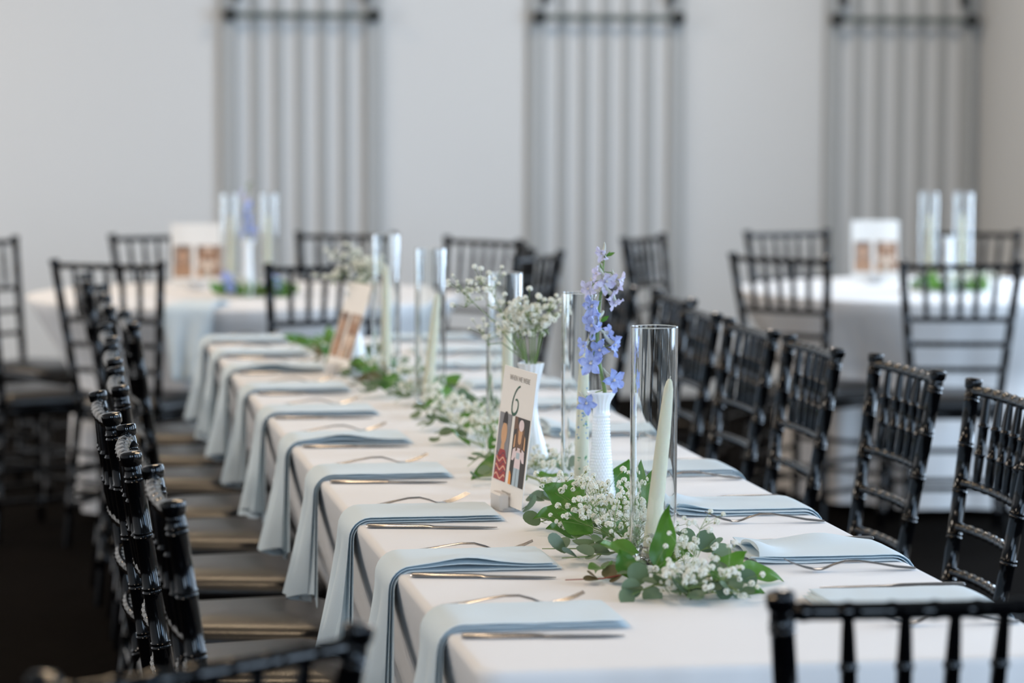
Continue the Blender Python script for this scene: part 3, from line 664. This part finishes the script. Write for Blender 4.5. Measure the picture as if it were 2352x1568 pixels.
card_block(cx7 + 0.002, cy7, A6 + 0.06, 'small frosted white block holding the far photo card')
card((0.668, 10.55, ZT + 0.0095), -0.12, 0.10, 'white card with two photographs on the far left round table', False, 'table cards')
card_block(0.668, 10.55, -0.12, 'small frosted block holding the card on far left round table')
card((3.17, 10.62, ZT + 0.0095), -0.15, 0.10, 'white card with two photographs on the far right round table', False, 'table cards')
card_block(3.17, 10.62, -0.15, 'small frosted block holding the card on far right round table')

# ------------------------------------------------------------------ flowers and greenery
def euc_mesh(name, m):
    def fn(u, v):
        a = 2 * PI * v; r = u * 0.5
        return (r * math.cos(a) * 0.94, 0.5 + r * math.sin(a) * (1.0 if math.sin(a) > 0 else 0.98), 0.10 * (r * 2) ** 2 * math.cos(a) ** 2 * 0.9 - 0.05 * math.sin(a) * r)
    mb = MB(); n = 14
    vs = [(0, 0.5, 0)] + [fn(0.6, j / n) for j in range(n)] + [fn(1, j / n) for j in range(n)]
    fs = [(0, 1 + j, 1 + (j + 1) % n) for j in range(n)] + [(1 + j, 1 + n + j, 1 + n + (j + 1) % n, 1 + (j + 1) % n) for j in range(n)]
    mb.add(vs, fs); return mb.mesh(name, m)
def big_leaf_mesh(name, m, curl, wav):
    def fn(u, v):
        wdt = 0.30 * math.sin(PI * min(1, u * 1.02) ** 0.8) ** 0.9 * (1 - 0.25 * u) if 0 < u < 1 else 0.0
        if u >= 1: wdt = 0.0
        s = (v - 0.5) * 2
        y = u; z = curl * u * u * 0.5 + abs(s) ** 1.4 * wdt * 0.42 + 0.010 * math.sin(u * 34 - abs(s) * 5) * abs(s) * (1 - abs(s)) * 2 + wav * math.sin(u * 9) * abs(s) * 0.06
        return (s * wdt, y * (1 - 0.12 * abs(curl) * u), z)
    return MB().grid(fn, 18, 8).mesh(name, m)
EUC = euc_mesh('leaf', M['euc']); BRN = euc_mesh('leaf', M['brown_leaf'])
BIG = [big_leaf_mesh('leaf', M['leaf'], c_, w_) for c_, w_ in ((0.1, 1), (-0.5, 1.4), (-0.9, 0.6), (0.5, 1))]
def put_leaf(parent, me, pos, tip, nrm, size, name='leaf', width=1.0):
    y = Vector(tip).normalized(); n = Vector(nrm); n = (n - y * n.dot(y))
    n = n.normalized() if n.length > 1e-5 else y.orthogonal().normalized()
    x = y.cross(n)
    o = link(name, me, parent)
    m = Matrix((x * size * width, y * size, n * size)).transposed().to_4x4(); m.translation = Vector(pos)
    o.matrix_local = m
    return o
def bloom_mesh(seed):
    """a small double flower: a ruffle of cupped petals over a green calyx"""
    r_ = random.Random(seed); mb = MB(); npet = 15
    for k in range(npet):
        zc = 1 - 1.45 * (k + .5) / npet; a = k * 2.399963 + r_.uniform(-.25, .25); h = math.sqrt(max(0.02, 1 - zc * zc))
        d = Vector((h * math.cos(a), h * math.sin(a), zc)); c = d * .30; t1 = d.orthogonal().normalized(); t2 = d.cross(t1)
        q = r_.uniform(0, 6); t1, t2 = t1 * math.cos(q) + t2 * math.sin(q), t2 * math.cos(q) - t1 * math.sin(q)
        R1 = .25 * r_.uniform(.85, 1.2)
        vs = [c] + [c + d * (.17 + .05 * (j % 2)) + (t1 * math.cos(j * PI / 3) * 1.15 + t2 * math.sin(j * PI / 3) * .85) * R1 * (1.0 if j % 2 else .82) for j in range(6)]
        mb.add(vs, [(0, 1 + j, 1 + (j + 1) % 6) for j in range(6)], 0)
    mb.add([(0, 0, -0.72)] + [(0.2 * math.cos(2 * PI * j / 5), 0.2 * math.sin(2 * PI * j / 5), -0.30) for j in range(5)], [(0, 1 + (j + 1) % 5, 1 + j) for j in range(5)], 1)
    return mb.mesh('bloom', [M['bloom'], M['calyx']])
BLOOM = [bloom_mesh(s) for s in range(5)]
def put_bloom(parent, p, d, size, r_):
    d = Vector(d).normalized(); o = link('bloom', BLOOM[r_.randrange(5)], parent, p)
    o.rotation_mode = 'QUATERNION'; o.rotation_quaternion = d.to_track_quat('Z', 'Y'); o.scale = (size, size, size * r_.uniform(.85, 1.1)); return o
def spray(parent, stems, r_, root, centre, spread, n, size=0.0098, up=0.3, thick=0.0005):
    """one branching baby's breath spray: blooms round 'centre' joined to 'root' by thin stems"""
    root = Vector(root); centre = Vector(centre); nodes = []
    nb = max(2, n // 6)
    for b in range(nb):
        q = centre + Vector((r_.gauss(0, spread[0]) * .8, r_.gauss(0, spread[1]) * .8, r_.gauss(0, spread[2]) * .8 - spread[2] * .5))
        q.z = max(q.z, ZT + 0.006)
        mid = root.lerp(q, 0.5) + Vector((r_.gauss(0, .006), r_.gauss(0, .006), 0.006)); mid.z = max(mid.z, ZT + .004)
        stems.tube([root, mid, q], [thick * 1.6, thick * 1.3, thick], 4); nodes.append((q, (q - mid).normalized()))
    for k in range(n):
        q, d = nodes[k % nb]
        for _ in range(6):
            p = q + Vector((r_.gauss(0, .017), r_.gauss(0, .017), abs(r_.gauss(0, .015)) + .003))
            if p.z > ZT + size * .62: break
        p.z = max(p.z, ZT + size * .62)
        stems.tube([q, q.lerp(p, .55) + Vector((0, 0, .002)), p], thick * .75, 3)
        dd = (p - q).normalized() + Vector((0, 0, up)); put_bloom(parent, p, dd, size * r_.uniform(.7, 1.25), r_)
def twig(parent, stems, r_, pts, n, size, mesh_, smi=0, spread=1.0):
    """eucalyptus twig with paired round leaves along a polyline"""
    pts = [Vector(p) for p in pts]; stems.tube(pts, [0.0016 - 0.0009 * i / (len(pts) - 1) for i in range(len(pts))], 5, smi)
    L = len(pts) - 1
    for k in range(n):
        f = (k // 2 * 2 + 1) / (n + 1) * L; i = min(int(f), L - 1); p = pts[i].lerp(pts[i + 1], f - i); t = (pts[i + 1] - pts[i]).normalized()
        sd = t.cross(Vector((0, 0, 1))).normalized() * (1 if k % 2 else -1)
        tip = sd * spread + t * 0.6 + Vector((0, 0, r_.uniform(-.1, .7))); s = size * r_.uniform(.7, 1.15)
        n_ = Vector((r_.gauss(0, .5), r_.gauss(0, .5) - .35, 1)); tip.normalize()
        if p.z + tip.z * s < ZT + .003: tip.z = abs(tip.z) * .5
        put_leaf(parent, mesh_, p, tip, n_, s)

def garland(name, label, y0, y1, seed, n_tw, n_big, clusters, extra=None):
    r_ = random.Random(seed)
    t = thing(name, label, 'garland', (0, 0, 0), 0, 'garlands on the long table'); stems = MB()
    cxl = lambda y: 0.925 + 0.02 * math.sin(y * 3.1)
    k = int((y1 - y0) / 0.08) + 1
    stems.tube([(cxl(y0 + (y1 - y0) * i / k) + r_.uniform(-.015, .015), y0 + (y1 - y0) * i / k, ZT + .006 + r_.uniform(0, .008)) for i in range(k + 1)], 0.002, 6)
    for i in range(n_tw):
        y = y0 + (y1 - y0) * (i + r_.random()) / n_tw; sd = -1 if i % 2 else 1; x = cxl(y) + sd * .015
        L = r_.uniform(.08, .13)
        pts = [(x + sd * L * f * .75, y - L * f * r_.uniform(.3, .8), ZT + .008 + .018 * math.sin(f * PI)) for f in (0, .33, .66, 1)]
        twig(t, stems, r_, pts, r_.choice((6, 7, 8)), r_.uniform(.024, .034), EUC)
    for i in range(n_big):
        y = y0 + (y1 - y0) * (i + r_.random()) / n_big; a = r_.uniform(0, 2 * PI)
        p = Vector((cxl(y) + r_.gauss(0, .035), y, ZT + r_.uniform(.008, .035)))
        tip = Vector((math.cos(a), math.sin(a), r_.uniform(-.05, .55)))
        put_leaf(t, r_.choice(BIG), p, tip, (r_.gauss(0, .4), -.4 + r_.gauss(0, .4), 1), r_.uniform(.05, .085), width=r_.uniform(1.0, 1.35))
    for root, centre, spread, n, sz in clusters: spray(t, stems, r_, root, centre, spread, n, sz)
    if extra: extra(t, stems, r_)
    so = stems.obj('stems', [M['stem'], M['stem_red']], t); so['kind'] = 'stuff'
    return t
def near_extra(t, stems, r_):
    # leaves that stand out in front of the nearest cylinder
    put_leaf(t, BIG[0], (0.913, 4.085, ZT + .012), (.16, .1, 1), (-.8, -1, .1), .098, width=.72)
    put_leaf(t, BIG[0], (0.905, 4.60, ZT + .030), (-1, .15, .45), (-.1, -.7, .9), .085, width=1.5)
    put_leaf(t, BIG[1], (0.885, 4.56, ZT + .022), (-.9, -.3, .25), (0, -.6, 1), .080, width=1.4)
    put_leaf(t, BIG[0], (0.880, 4.47, ZT + .012), (-1, -.25, .12), (0, -.5, 1), .072, width=1.3)
    put_leaf(t, BIG[3], (0.880, 4.42, ZT + .020), (-.9, .5, .3), (0, -.7, .7), .065, width=1.3)
    put_leaf(t, BIG[0], (1.012, 4.86, ZT + .006), (.25, .2, 1), (0, -1, .2), .075, width=1.7)
    put_leaf(t, BIG[0], (1.018, 4.72, ZT + .012), (.3, 0, 1), (.1, -1, .2), .075, width=1.4)
    put_leaf(t, BIG[3], (0.972, 4.02, ZT + .006), (.6, -.15, .45), (-.2, -.8, .8), .070, width=1.2)
    put_leaf(t, BIG[2], (1.010, 4.03, ZT + .012), (1, .05, .22), (0, -.7, 1), .078, width=1.0)
    put_leaf(t, BIG[1], (0.955, 3.93, ZT + .006), (.7, .3, .35), (-.1, -.8, .7), .055, width=1.2)
    put_leaf(t, BIG[2], (0.975, 3.965, ZT + .010), (.9, -.4, .1), (-.1, -.8, .7), .060, width=.9)
    put_leaf(t, BIG[0], (0.860, 4.03, ZT + .012), (-.2, .4, .5), (0, -1, .4), .05, width=1.3)
    for p, tip, n_, s in (((1.000, 4.20, ZT + .022), (.2, .1, 1), (-.1, -1, .2), .033), ((1.012, 4.19, ZT + .014), (.8, 0, .5), (-.1, -1, .3), .030),
                          ((0.865, 3.975, ZT + .018), (-.7, -.2, .7), (-.2, -1, .5), .034), ((0.858, 3.945, ZT + .014), (.3, -.2, -.35), (0, -1, .4), .030),
                          ((0.852, 3.94, ZT + .014), (-.9, -.2, .1), (0, -1, .5), .030), ((0.835, 3.93, ZT + .014), (-.3, -.3, -.3), (0, -1, .3), .026),
                          ((0.980, 3.93, ZT + .028), (.2, -.3, -.8), (0, -1, .4), .030), ((0.985, 3.94, ZT + .030), (.8, -.2, -.3), (0, -1, .5), .030),
                          ((0.968, 3.93, ZT + .024), (-.2, -.3, -.6), (0, -1, .4), .028), ((0.885, 3.91, ZT + .010), (-.2, -.6, .2), (0, -1, .6), .032),
                          ((0.915, 3.90, ZT + .010), (.2, -.6, .15), (0, -1, .7), .032), ((0.935, 3.95, ZT + .020), (-.3, -.6, .2), (0, -1, .7), .034)):
        put_leaf(t, EUC, p, tip, n_, s)
    twig(t, stems, r_, [(0.91, 4.27, ZT + .014), (0.87, 4.24, ZT + .018), (0.83, 4.23, ZT + .014), (0.80, 4.25, ZT + .010)], 8, .030, EUC, 0, .8)
    twig(t, stems, r_, [(0.90, 4.20, ZT + .014), (0.875, 4.16, ZT + .018), (0.85, 4.13, ZT + .012)], 6, .026, EUC, 0, .7)
    twig(t, stems, r_, [(0.89, 4.62, ZT + .014), (0.86, 4.60, ZT + .022), (0.835, 4.60, ZT + .014), (0.815, 4.62, ZT + .010)], 6, .030, EUC, 0, .8)
    twig(t, stems, r_, [(0.95, 3.96, ZT + .018), (0.962, 3.92, ZT + .022), (0.975, 3.885, ZT + .016), (0.985, 3.86, ZT + .012)], 6, .028, EUC, 0, .9)
    twig(t, stems, r_, [(0.92, 3.94, ZT + .014), (0.91, 3.90, ZT + .018), (0.90, 3.87, ZT + .012)], 6, .030, EUC, 0, .9)
    # brownish twig with a red stem lying left of the cylinder, and the grey-green twig behind it
    twig(t, stems, r_, [(0.90, 4.10, ZT + .012), (0.862, 4.08, ZT + .012), (0.825, 4.07, ZT + .008), (0.775, 4.09, ZT + .004)], 6, .028, BRN, 1, .6)
    twig(t, stems, r_, [(0.92, 4.33, ZT + .014), (0.88, 4.31, ZT + .016), (0.835, 4.31, ZT + .014), (0.785, 4.33, ZT + .012)], 8, .034, EUC, 0, .8)
    twig(t, stems, r_, [(0.92, 3.98, ZT + .020), (0.885, 3.95, ZT + .022), (0.855, 3.93, ZT + .016), (0.835, 3.92, ZT + .010)], 6, .030, EUC, 0, .8)
    twig(t, stems, r_, [(0.90, 3.99, ZT + .018), (0.92, 3.93, ZT + .020), (0.945, 3.89, ZT + .014)], 6, .032, EUC, 0, .9)
z = ZT
near_clusters = [
    ((.93, 4.50, z), (.898, 4.56, z + .060), (.030, .05, .022), 80, .0092), ((.94, 4.45, z), (.930, 4.45, z + .045), (.032, .05, .022), 78, .0088),
    ((.92, 4.40, z), (.885, 4.42, z + .030), (.028, .04, .014), 40, .0086), ((.97, 4.60, z), (.965, 4.62, z + .050), (.022, .05, .020), 40, .0086),
    ((.93, 4.16, z), (.920, 4.17, z + .026), (.024, .03, .014), 40, .0074), ((.95, 4.08, z), (.962, 4.13, z + .048), (.018, .03, .024), 46, .0076),
    ((.93, 4.00, z), (.925, 3.97, z + .030), (.032, .03, .012), 44, .0084), ((.92, 3.96, z), (.900, 3.92, z + .014), (.030, .03, .007), 28, .0080), ((.96, 3.98, z), (.978, 3.96, z + .024), (.016, .02, .008), 14, .0088),
    ((.93, 3.96, z), (.915, 3.885, z + .016), (.045, .016, .007), 26, .0086), ((.97, 3.97, z), (.955, 3.90, z + .030), (.022, .02, .010), 12, .0086),
    ((.93, 5.14, z), (.915, 5.16, z + .050), (.035, .06, .022), 40, .0094), ((.90, 5.45, z), (.880, 5.45, z + .045), (.035, .07, .020), 34, .0094)]
garland('greenery_garland', 'near garland of eucalyptus, green leaves and white blooms round the nearest glass cylinders', 3.90, 5.60, 11, 13, 16, near_clusters, near_extra)
far_clusters = [((.92, y, z), (.895 + .03 * math.sin(y * 9), y, z + .045), (.035, .07, .02), n, .0115) for y, n in ((5.72, 38), (5.95, 40), (6.25, 26), (6.55, 24), (6.85, 18), (7.5, 8))]
def far_extra(t, stems, r_):
    for k in range(26):
        y = 6.7 + k * .052; put_leaf(t, r_.choice(BIG), (.865 + r_.uniform(-.04, .06), y, z + r_.uniform(.008, .03)), (r_.uniform(-1, .4), r_.uniform(-.6, .4), r_.uniform(.05, .6)), (r_.gauss(0, .4), -.6, .8), r_.uniform(.035, .058), width=1.2)
    for k in range(7):
        y = 6.75 + k * .19; twig(t, stems, r_, [(.88, y, z + .012), (.85, y - .03, z + .03), (.815, y - .05, z + .02), (.79, y - .06, z + .010)], 7, r_.uniform(.026, .034), BRN if k % 2 else EUC, 0, .9)
    for k in range(5):
        put_leaf(t, BIG[k % 3], (.85 - .014 * k, 8.04 + .02 * k, z + .010), (-.9, -.2, .1 + .12 * k), (.2, -.8, .7), .052, width=1.2)
garland('greenery_garland', 'far garland of eucalyptus, green leaves and white blooms trailing to the table end', 5.62, 8.08, 12, 20, 16, far_clusters, far_extra)

def bouquet(x, y, rimz, label, seed, n, height, width, side=0, size=.0105):
    r_ = random.Random(seed); t = thing('flower_bouquet', label, 'bouquet', (0, 0, 0), 0, 'bouquets in the vases'); stems = MB()
    base = Vector((x, y, rimz - .10))
    for k in range(max(4, n // 16)):
        a = 2 * PI * k / max(4, n // 16) + r_.uniform(-.4, .4); rr = width * r_.uniform(.25, .85)
        c = Vector((x + rr * math.cos(a), y + rr * math.sin(a), rimz + height * r_.uniform(.42, .92)))
        nk = Vector((x + .010 * math.cos(a), y + .010 * math.sin(a), rimz + .004))
        stems.tube([base, nk, nk.lerp(c, .5) + Vector((0, 0, .01)), c - Vector((0, 0, .02))], [.0012, .0012, .0010, .0008], 5)
        spray(t, stems, r_, c - Vector((0, 0, .03)), c, (.018, .018, .016), 16, size)
    if side:
        nk = Vector((x - .010, y, rimz + .004))
        for dx, dz, m_ in ((-.115, .125, 20), (-.075, .135, 14), (-.085, .045, 14), (-.045, .090, 12), (-.065, .110, 8)):
            c = Vector((x + dx, y + .02, rimz + dz))
            stems.tube([base, nk, nk.lerp(c, .5) + Vector((-.004, 0, .012)), c - Vector((-.008, 0, .012))], [.0012, .0012, .0009, .0007], 5)
            spray(t, stems, r_, c - Vector((-.012, 0, .016)), c, (.014, .010, .008), m_, size * .9)
    so = stems.obj('stems', [M['stem']], t); so['kind'] = 'stuff'
    return t
bouquet(V2[0], V2[1], ZT + .2, "bunch of white baby's breath in the white vase behind the numbered card", 21, 160, .112, .048, 1, .0092)
bouquet(V3[0], V3[1], ZT + .2, "blurred bunch of white baby's breath in the farthest vase on the long table", 22, 110, .080, .072, 0, .011)

# delphinium: florets of five petals with a spur
def floret_mesh(pm):
    mb = MB()
    for k in range(5):
        a = 2 * PI * k / 5 + PI / 2; ca, sa = math.cos(a), math.sin(a)
        def fn(u, v, ca=ca, sa=sa, k=k):
            s = (v - .5) * 2; r = .06 + u * .46; wd = .175 * math.sin(PI * (u * .84 + .10)) ** 1.1 * (1 if u < 1 else .25)
            z = .20 * u - (.20 + .14 * math.sin(k * 2.3)) * u * u + .16 * s * s * u + .05 * math.sin(u * 8 + s * 3 + k * 2)
            return (r * ca - s * wd * sa, r * sa + s * wd * ca, z)
        mb.grid(fn, 4, 4, 0)
    mb.lathe([(.0, .11), (.035, .10), (.06, .05), (.07, .0), (.06, -.03)], 8, mi=1)
    mb.tube([(0, .02, -.02), (0, .05, -.16), (0, .16, -.34), (0, .34, -.50), (0, .50, -.56)], [.12, .115, .085, .055, .015], 8, 2)
    return mb.mesh('floret', [pm, M['bee'], M['spur']])
FB, FL_ = floret_mesh(M['blue']), floret_mesh(M['lilac'])
def floret(parent, me, p, d, size, rollv=0.0):
    d = Vector(d).normalized(); q = d.to_track_quat('Z', 'Y') @ Euler((0, 0, rollv)).to_quaternion()
    o = link('floret', me, parent, p); o.rotation_mode = 'QUATERNION'; o.rotation_quaternion = q; o.scale = (size,) * 3; return o
def delphinium(x, y, z0, label, spec, scale=1.0):
    t = thing('delphinium_stem', label, 'flower', (x, y, z0), 0, 'delphiniums'); st = MB()
    K = [(.006, 0, -.12), (.006, 0, .003), (-.004, 0, .05), (-.008, 0, .078), (-.004, .002, .14), (.001, .002, .19), (.004, 0, .225)]
    st.tube([Vector(p) * scale for p in K], [.0034, .0034, .0032, .0030, .0026, .0018, .0012], 8)
    def on(zz):
        for a, b in zip(K, K[1:]):
            if a[2] <= zz <= b[2]: return Vector(a).lerp(Vector(b), (zz - a[2]) / (b[2] - a[2]))
        return Vector(K[-1])
    for (dx, dz, dy, d, s, lil, rv, att) in spec:
        p = Vector((dx, dy, dz)) * scale; q = on(att) * scale; d = (d[0] * 1.4, d[1] * .75, d[2] - .12); s = s * .94; dn = Vector(d).normalized()
        e = p - dn * s * .10 * scale
        st.tube([q, q.lerp(e, .5) + Vector((0, 0, .006 * scale)), e], [.0011, .0009, .0009], 5)
        floret(t, FL_ if lil else FB, p, d, s * scale, rv)
    for dz, a in ((.228, .3), (.214, 2.2), (.222, -1.6), (.205, 4.0)):
        q = on(min(dz, .224)) * scale; p = q + Vector((.007 * math.cos(a), .007 * math.sin(a), .004)) * scale
        st.tube([q, p, p + Vector((.004 * math.cos(a), .004 * math.sin(a), .006)) * scale], [.0008, .0024 * scale, .0006], 6)
    st.obj('stalk', M['stem'], t)
    lf = (( .013, .2275, (.9, -.1, .25), .016), (-.012, .135, (-.7, -.2, .7), .014), (.004, .118, (.7, -.3, .5), .020), (-.010, .09, (-.4, -.8, .5), .022), (.0, .07, (.7, -.5, .4), .018))
    for dx, dz, tip, s in lf: put_leaf(t, BIG[3], Vector((dx - .006, -.002, dz)) * scale, tip, (0, -1, .3), s * scale, width=.7)
    return t
SPEC = [(-.001, .231, -.004, (-.55, -.7, -.35), .030, 1, .2, .22), (-.010, .198, -.006, (-.8, -.5, .3), .028, 1, 1.0, .205), (.005, .186, -.012, (.2, -1, -.35), .044, 1, .5, .20),
        (.030, .186, -.006, (.75, -.6, -.15), .034, 1, .1, .20), (-.024, .173, -.008, (-.55, -.8, -.1), .036, 1, .6, .185), (.016, .163, -.008, (.6, -.6, -.5), .034, 1, .9, .175),
        (.000, .176, .008, (.1, .5, .6), .034, 1, .3, .18), (-.018, .144, -.012, (-.6, -.9, -.1), .042, 0, .2, .150), (-.018, .113, -.014, (-.75, -.7, -.35), .046, 0, .7, .125), (-.008, .126, -.006, (-.9, -.35, -.4), .036, 0, 1.4, .13), (-.012, .106, -.006, (.8, -.3, -.6), .034, 0, .4, .11), (.022, .150, -.004, (.3, -.7, -.8), .030, 1, .4, .165),
        (-.031, .078, -.008, (-.7, -.6, -.2), .034, 0, .3, .095), (-.005, .071, -.014, (-.5, -.8, .2), .042, 0, .9, .085), (-.021, .050, -.016, (-.25, -1, .1), .046, 0, .1, .075),
        (.020, .080, -.010, (.65, -.75, -.15), .040, 0, .5, .06), (.012, .098, .006, (.5, .4, .3), .032, 0, .2, .10), (.018, .021, -.016, (.2, -1, .12), .044, 0, .35, .012), (-.029, -.016, -.020, (-.1, -1, -.1), .038, 0, .8, .004)]
delphinium(V1[0], V1[1], ZT + .192, 'blue and lilac delphinium stem standing in the hobnail vase', SPEC)
SPEC2 = [(random.Random(k).uniform(-.02, .02), .02 + .012 * k, random.Random(k + 9).uniform(-.02, .02), (math.cos(k * 2.4), math.sin(k * 2.4), .1), .042, k > 11, k, .02 + .011 * k) for k in range(15)]
delphinium(.822, 10.18, ZT + .192, 'blurred blue delphinium in the vase on the far left round table', SPEC2, .85)

def small_posy(x, y, label, seed, nb, ng, blue=0, w_=.10):
    r_ = random.Random(seed); t = thing('greenery_bunch', label, 'greenery', (0, 0, 0), 0, 'greenery round the far vases'); stems = MB()
    for k in range(ng):
        a = r_.uniform(0, 2 * PI); p = Vector((x + w_ * r_.uniform(-1, 1), y + .05 * r_.uniform(-1, 1), ZT + r_.uniform(.008, .02)))
        put_leaf(t, r_.choice(BIG), p, (math.cos(a), math.sin(a) * .5, r_.uniform(.1, .8)), (0, -1, .6), r_.uniform(.05, .08), width=1.3)
        stems.tube([(x, y, ZT + .006), p], .0015, 4)
    for k in range(nb // 10): spray(t, stems, r_, (x, y, ZT + .006), (x + w_ * r_.uniform(-.9, .9), y + r_.uniform(-.05, .05), ZT + .045), (.02, .02, .015), 10, .012)
    for k in range(blue):
        p = (x + w_ * r_.choice((-.55, .6)) + r_.uniform(-.02, .02), y - .03 + r_.uniform(-.02, .02), ZT + .05 + r_.uniform(-.02, .025))
        stems.tube([(x, y, ZT + .006), p], .001, 4); floret(t, FB, p, (r_.uniform(-.5, .5), -1, .3), .044, k)
    so = stems.obj('stems', [M['stem']], t); so['kind'] = 'stuff'; return t
small_posy(.822, 10.16, 'green leaves and blue florets round the vase on the far left round table', 31, 20, 18, 9, .13)
small_posy(3.320, 10.14, 'green leaves and white blooms round the vase on the far right round table', 32, 70, 16, 0, .15)
